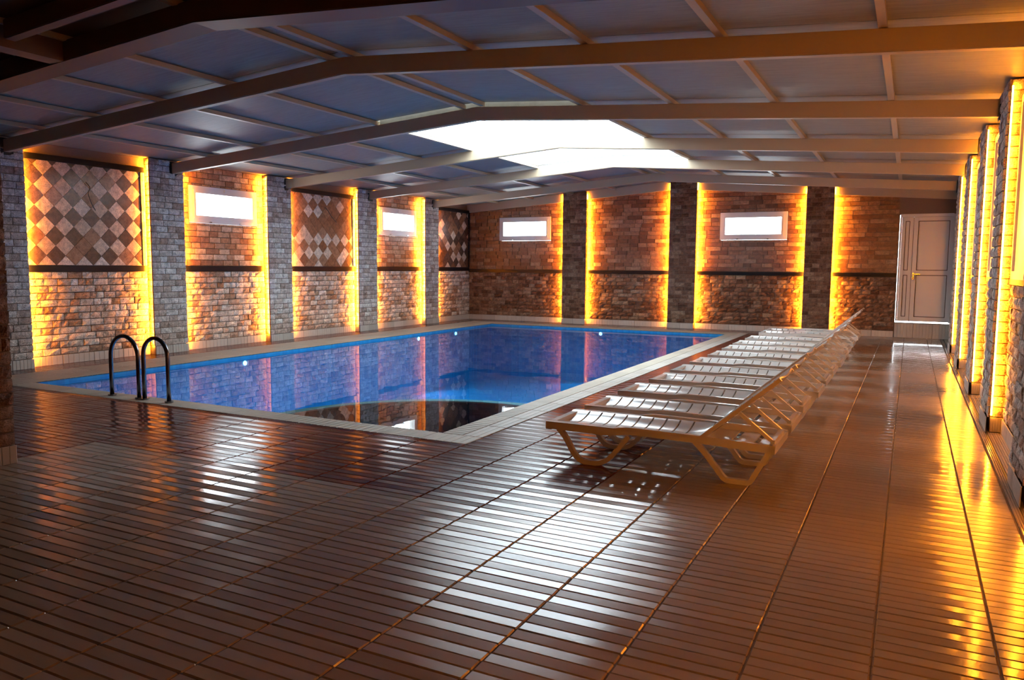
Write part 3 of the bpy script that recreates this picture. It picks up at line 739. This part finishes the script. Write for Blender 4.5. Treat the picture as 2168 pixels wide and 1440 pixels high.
# --- skylight lantern
sk = tag(link('skylight', None), 'raised roof lantern of white lining and glazing over the pool', kind='structure')
ZT = 4.35
for nm_, q in (('curb', (SKX0 - .06, SKX0, SKY0 - .06, SKY1 + .06, gz(SKX0, CEIL) + .0, 3.86)), ('curb', (SKX1, SKX1 + .06, SKY0 - .06, SKY1 + .06, gz(SKX1, CEIL), 3.86)),
               ('end_curb', (SKX0, SKX1, SKY0 - .06, SKY0, 3.475, 3.86)), ('end_curb', (SKX0, SKX1, SKY1, SKY1 + .06, 3.475, 3.86))):
    box(nm_, *q, M_white if nm_ == 'curb' or q[2] > 12 else M_panel, sk)  # near end curb takes the panel grey so its colour looks unlit
for x in (SKX0 - .05, SKX1 + .0):
    for i in range(8):
        y = SKY0 + (SKY1 - SKY0 - .06) * i / 7; box('post', x, x + .05, y, y + .06, 3.86, ZT, M_pvc, sk)
    box('pane', x + .022, x + .028, SKY0, SKY1, 3.86, ZT, M_glass, sk); box('head', x, x + .05, SKY0 - .06, SKY1 + .06, ZT, ZT + .06, M_pvc, sk)
for y in (SKY0 - .05, SKY1):
    for i in range(5):
        x = SKX0 + (SKX1 - SKX0 - .06) * i / 4; box('post', x, x + .06, y, y + .05, 3.86, ZT, M_pvc, sk)
    box('pane', SKX0, SKX1, y + .022, y + .028, 3.86, ZT, M_glass, sk); box('head', SKX0, SKX1, y, y + .05, ZT, ZT + .06, M_pvc, sk)
for s, (xa, xb) in enumerate(((SKX0 - .1, (SKX0 + SKX1) / 2), ((SKX0 + SKX1) / 2, SKX1 + .1))):
    za, zb_ = (ZT + .06, ZT + .3) if s == 0 else (ZT + .3, ZT + .06)
    v = [(xa, SKY0 - .1, za), (xb, SKY0 - .1, zb_), (xb, SKY1 + .1, zb_), (xa, SKY1 + .1, za)]; v += [(p[0], p[1], p[2] + .012) for p in v]
    link('roof_sheet', fix(mesh('roof_sheet', v, box_data(0, 1, 0, 1, 0, 1)[1])), M_trans, sk)
for i in range(8):
    y = SKY0 + (SKY1 - SKY0 - .05) * i / 7
    v, f = extrude_poly([(SKX0 - .05, ZT + .06), ((SKX0 + SKX1) / 2, ZT + .27), (SKX1 + .05, ZT + .06), (SKX1 + .05, ZT + .02), ((SKX0 + SKX1) / 2, ZT + .22), (SKX0 - .05, ZT + .02)], 1, y, y + .05); link('rafter', fix(mesh('rafter', v, f)), M_pvc, sk)
portal(((SKX0 + SKX1) / 2, (SKY0 + SKY1) / 2, 3.9), (0, 0, 0), SKX1 - SKX0, SKY1 - SKY0)

# ================================================================= POOL
pool = empty('swimming_pool', (-6.7, 11.8, 0)); tag(pool, 'long rectangular indoor pool with still blue water and cream tile coping', 'pool')
pi = Matrix.Translation(-Vector(pool.location))
def pm(name, v, f, m, sm=False): me = mesh(name, [pi @ Vector(p) for p in v], f, sm); return link(name, me, m, pool)
DZ = -1.35
v = [(px0, py0, -.012), (px1, py0, -.012), (px1, py1, -.012), (px0, py1, -.012), (px0, py0, DZ), (px1, py0, DZ), (px1, py1, DZ), (px0, py1, DZ)]
pm('basin', v, [(4, 5, 6, 7), (0, 4, 7, 3), (1, 2, 6, 5), (0, 1, 5, 4), (3, 7, 6, 2)], M_poolwall)
# curved partition making a shallow bay in the near corner
pcx, pcy, pr = -4.0, 6.0, 1.9
arc = []
for i in range(33):
    t = R(186) - (R(186) - R(78)) * i / 32; arc.append((pcx + pr * math.cos(t), pcy + pr * math.sin(t)))
arc = [p for p in arc if p[0] < px1 - .0 and p[1] > py0]
arc = [(arc[0][0], py0 + .001)] + arc + [(px1 - .001, arc[-1][1])]
Lp, Rp = band(arc, .13); n = len(arc)
v = [(p.x, p.y, DZ + .001) for p in Lp + Rp] + [(p.x, p.y, -.10) for p in Lp + Rp]; f = []
for i in range(n - 1): f += [(i, i + 1, 2 * n + i + 1, 2 * n + i), (n + i, 3 * n + i, 3 * n + i + 1, n + i + 1)]
q = pm('partition_wall', v, f, M_basin2)
v = [(p.x, p.y, -.10) for p in Lp + Rp] + [(p.x, p.y, -.085) for p in Lp + Rp]; f = [(2 * n + i, 2 * n + i + 1, 3 * n + i + 1, 3 * n + i) for i in range(n - 1)] + [(i, 2 * n + i, 2 * n + i + 1, i + 1) for i in range(n - 1)] + [(n + i, n + i + 1, 3 * n + i + 1, 3 * n + i) for i in range(n - 1)]
pm('partition_cap', v, f, M_cop)['label'] = 'curved cream cap of the submerged partition'
# bay floor, the missing lamp light put into its dark colour
v = [(p[0], p[1], -.9) for p in arc] + [(px1 - .002, py0 + .002, -.9)]; pm('bay_floor', v, [tuple(range(len(v)))], M_basin2)
wz = -.045
v = [(px0, py0, wz), (px1, py0, wz), (px1, py1, wz), (px0, py1, wz)]; wtr = pm('water', v, [(0, 1, 2, 3)], M_water); wtr['label'] = 'clear still water surface'
def lamp(x, y, z, nx, ny):
    v, f = [], []; c = Vector((x, y, z)); nrm = Vector((nx, ny, 0)); s = Vector((-ny, nx, 0)); up = Vector((0, 0, 1))
    for k, (rr, dd) in enumerate(((.04, .004), (.033, .016))):
        for i in range(20): t = 2 * math.pi * i / 20; v.append(c + nrm * dd + s * math.cos(t) * rr + up * math.sin(t) * rr)
    f = [(i, (i + 1) % 20, 20 + (i + 1) % 20, 20 + i) for i in range(20)] + [tuple(range(20, 40))]
    o = pm('underwater_lamp', v, f, M_lamp); fix(o.data); return o
for (x, y, a, b) in ((px0, 9.3, 1, 0), (px0, 14.4, 1, 0), (px0, 16.0, 1, 0), (px1, 9.3, -1, 0), (px1, 12.2, -1, 0), (px1, 15.2, -1, 0), (-8.6, py0, 0, 1), (-6.7, py1, 0, -1)):
    lamp(x, y, -.30 if x == px1 or y == py0 else -.13, a, b)
for (x, y, rot, s) in ((px0 + .12, 9.3, (0, R(-58), 0), 1), (px0 + .12, 14.4, (0, R(-58), 0), 1), (px1 - .12, 9.6, (0, R(58), 0), 1), (px1 - .12, 14.8, (0, R(58), 0), 1), (-6.7, py1 - .12, (R(-58), 0, 0), 1), (-8.4, py0 + .12, (R(58), 0, 0), 1)):
    l = bpy.data.lights.new('underwater_light', 'SPOT'); l.energy = 130; l.color = (.05, .72, 1.0); l.spot_size = R(125); l.spot_blend = .8; l.shadow_soft_size = .08
    o = bpy.data.objects.new('underwater_light', l); C.objects.link(o); o.location = (x, y, -.45); o.rotation_euler = rot; o['kind'] = 'helper'
# coping tiles
its, itw = [], []
def along(a, b, st):
    n_ = max(1, round((b - a) / st)); return [(a + (b - a) * i / n_, a + (b - a) * (i + 1) / n_) for i in range(n_)]
OV = .015
for a, b in along(cy0, cy1, .46): its.append(rect_tile(cx0, (cx0 + px0) / 2, a, b, .004)); its.append(rect_tile((cx0 + px0) / 2, px0 + OV, a, b, .004))
for a, b in along(px0 + OV, cx1, .46): its.append(rect_tile90(a, b, cy0, py0 + OV, .004))
for a, b in along(py0 + OV, cy1, .46): its.append(rect_tile(px1 - OV, (px1 + cx1) / 2 - .0, a, b, .004)); itw.append(rect_tile90((px1 + cx1) / 2, cx1, a, b, .004))
for a, b in along(px0 + OV, px1 - OV, .46): its.append(rect_tile90(a, b, py1 - OV, (py1 + cy1) / 2, .004)); its.append(rect_tile90(a, b, (py1 + cy1) / 2, cy1, .004))
place_tiles(pool, [pi @ m_ for m_ in its], 300, 'cop', 'coping_tile'); place_tiles(pool, [pi @ m_ for m_ in itw], 300, 'copw', 'coping_tile')

# --- pool handrails
def handrail(x0, x1, y, label):
    o = empty('pool_handrail', ((x0 + x1) / 2, y, .004)); tag(o, label, 'handrail', 'handrails at the pool edge'); h = .69; w_ = (x1 - x0) / 2; r_ = w_
    pts = [Vector((-w_, 0, 0)), Vector((-w_, 0, h - r_))] + [Vector((-w_ * math.cos(R(a)), 0, h - r_ + r_ * math.sin(R(a)))) for a in range(10, 180, 10)] + [Vector((w_, 0, h - r_)), Vector((w_, 0, 0))]
    v, f = tube(pts, .023, 14); me = fix(mesh('rail', v, f)); me.shade_smooth(); link('rail', me, M_steel, o)
    for s in (-1, 1):
        v, f = tube([Vector((s * w_, 0, 0)), Vector((s * w_, 0, .012)), Vector((s * w_, 0, .018))], .045, 16); link('flange', fix(mesh('flange', v, f)), M_steel, o)
    return o
handrail(-8.01, -7.55, 5.66, 'dark steel hoop handrail on the coping, the wider one nearer the long wall')
handrail(-7.46, -7.07, 5.66, 'dark steel hoop handrail on the coping, the narrower one further from the long wall')

# ================================================================= SUN LOUNGERS
LW = .62
def concave(t): return -.045 * (1 - (2 * t - 1) ** 2)
def slatted(L, nslot, rim=.045, dip=1.0, ny=10):
    """moulded bed along +x from 0 to L, width LW along y, with transverse slots"""
    xs = [0, rim]; slot = []
    seg = (L - 2 * rim) / (nslot + 1)
    for k in range(nslot): c_ = rim + seg * (k + 1); xs += [c_ - .007, c_ + .007]; slot.append((c_ - .007, c_ + .007))
    xs += [L - rim, L]; yt = [0, .035 / LW] + [.07 / LW + (1 - .14 / LW) * i / ny for i in range(ny + 1)] + [1 - .035 / LW, 1]
    v, f = [], []; ny_ = len(yt)
    for x in xs:
        for t in yt:
            z = 0 if t < .07 / LW - 1e-6 or t > 1 - .07 / LW + 1e-6 else dip * concave((t - .07 / LW) / (1 - .14 / LW))
            if x < rim * .5 or x > L - rim * .5: z *= .5
            v.append((x, t * LW, z))
    for i in range(len(xs) - 1):
        cut = any(abs(xs[i] - a) < 1e-6 and abs(xs[i + 1] - b) < 1e-6 for a, b in slot)
        for j in range(ny_ - 1):
            if cut and 2 <= j < ny_ - 3: continue
            f.append((i * ny_ + j, (i + 1) * ny_ + j, (i + 1) * ny_ + j + 1, i * ny_ + j + 1))
    me = mesh('bed', v, f); bm = bmesh.new(); bm.from_mesh(me); bmesh.ops.recalc_face_normals(bm, faces=bm.faces[:])
    bmesh.ops.solidify(bm, geom=bm.faces[:], thickness=.012); bm.to_mesh(me); bm.free()
    me.shade_smooth(); me.set_sharp_from_angle(angle=R(35)); return me
def lounger():
    o = empty('sun_lounger'); H = .30; X0 = -2.47; XH = -1.29; XE = -.76   # local coordinates keep the scene's x; origin moved later
    def J(name, v, f, m=M_plastic, par=None): return link(name, fix(mesh(name, v, f)), m, par or o)
    for y0, y1 in ((0, .032), (LW - .032, LW)):
        pth = [(X0 + .02, H - .025), (-1.95, H - .03), (-1.80, H - .005), (XH - .03, H - .012), (XE, H - .03)]
        v, f = bar(rounded(pth, .06), .055, y0, y1); J('side_rail', v, f)
    for x0, x1, z in ((X0, X0 + .05, H - .03), (XE - .05, XE, H - .035)):
        v, f = box_data(x0, x1, 0, LW, z - .028, z + .028); J('end_bar', v, f)
    v, f = box_data(-1.30, -1.25, .032, LW - .032, H - .05, H - .01); J('cross_bar', v, f)
    for y0, y1 in ((0, .04), (LW - .04, LW)):
        pth = [(X0 + .10, H - .04), (X0 + .16, H - .10), (-2.23, .06), (-2.17, .018), (-2.03, .018), (-1.95, .06), (-1.80, H - .05)]
        v, f = bar(rounded(pth, .05), .036, y0, y1); l_ = J('leg', v, f)
        pth = [(-1.31, H - .03), (-1.23, H - .11), (-1.09, .018), (-.92, .018), (-.80, H - .05)]
        v, f = bar(rounded(pth, .03), .036, y0, y1); J('leg', v, f)
    me = slatted(XH - X0 - .0, 9); s_ = link('seat', me, M_plastic, o); s_.location = (X0, 0, H + .004)
    bk_ = slatted(.70, 5, dip=.6); b_ = link('backrest', bk_, M_plastic, o); b_.location = (XH + .01, 0, H + .008); b_.rotation_euler = (0, R(-41), 0)
    # rim ribs behind the backrest
    for y0, y1 in ((.0, .028), (LW - .028, LW)):
        v, f = box_data(0, .70, y0, y1, -.028, -.008); q = link('rib', mesh('rib', v, f), M_plastic, b_)
    # U-shaped prop
    c, s = math.cos(R(41)), math.sin(R(41)); tx, tz = XH + .33 * c + .02, H + .33 * s - .03
    bx_, bz_ = XE - .03, H + .005
    for y0 in (.09, LW - .115):
        v, f = bar([(tx, tz), (bx_, bz_)], .024, y0, y0 + .025); J('prop', v, f)
    v, f = box_data(bx_ - .015, bx_ + .015, .09, LW - .09, bz_ - .014, bz_ + .014); J('prop_bar', v, f)
    # shallow moulded tray under the backrest
    for k, (xa, xb) in enumerate(((-1.25, -1.10), (-1.06, -.94), (-.90, -.81))):
        v, f = box_data(xa, xb, .034, LW - .034, H - .05, H - .038); J('tray_slat', v, f)
    return o
ol = lounger()
def copy_tree(o, parent=None):
    c = o.copy(); C.objects.link(c); c.parent = parent
    for ch in o.children: copy_tree(ch, c)
    return c
LY = [5.40, 6.20, 7.12, 8.02, 8.88, 9.78, 10.72, 11.68, 12.55, 13.60, 14.98, 15.66]
ordn = ['first', 'second', 'third', 'fourth', 'fifth', 'sixth', 'seventh', 'eighth', 'ninth', 'tenth', 'eleventh', 'twelfth']
for i, y in enumerate(LY):
    o = ol if i == 0 else copy_tree(ol)
    o.location = (random.uniform(-.02, .02) if i else 0, y, 0)
    tail = ', foremost' if i == 0 else (', the last' if i == 11 else '')
    tag(o, 'white plastic sun lounger, %s in the poolside row towards the door%s' % (ordn[i], tail), 'sun lounger', 'sun loungers lined up beside the pool')
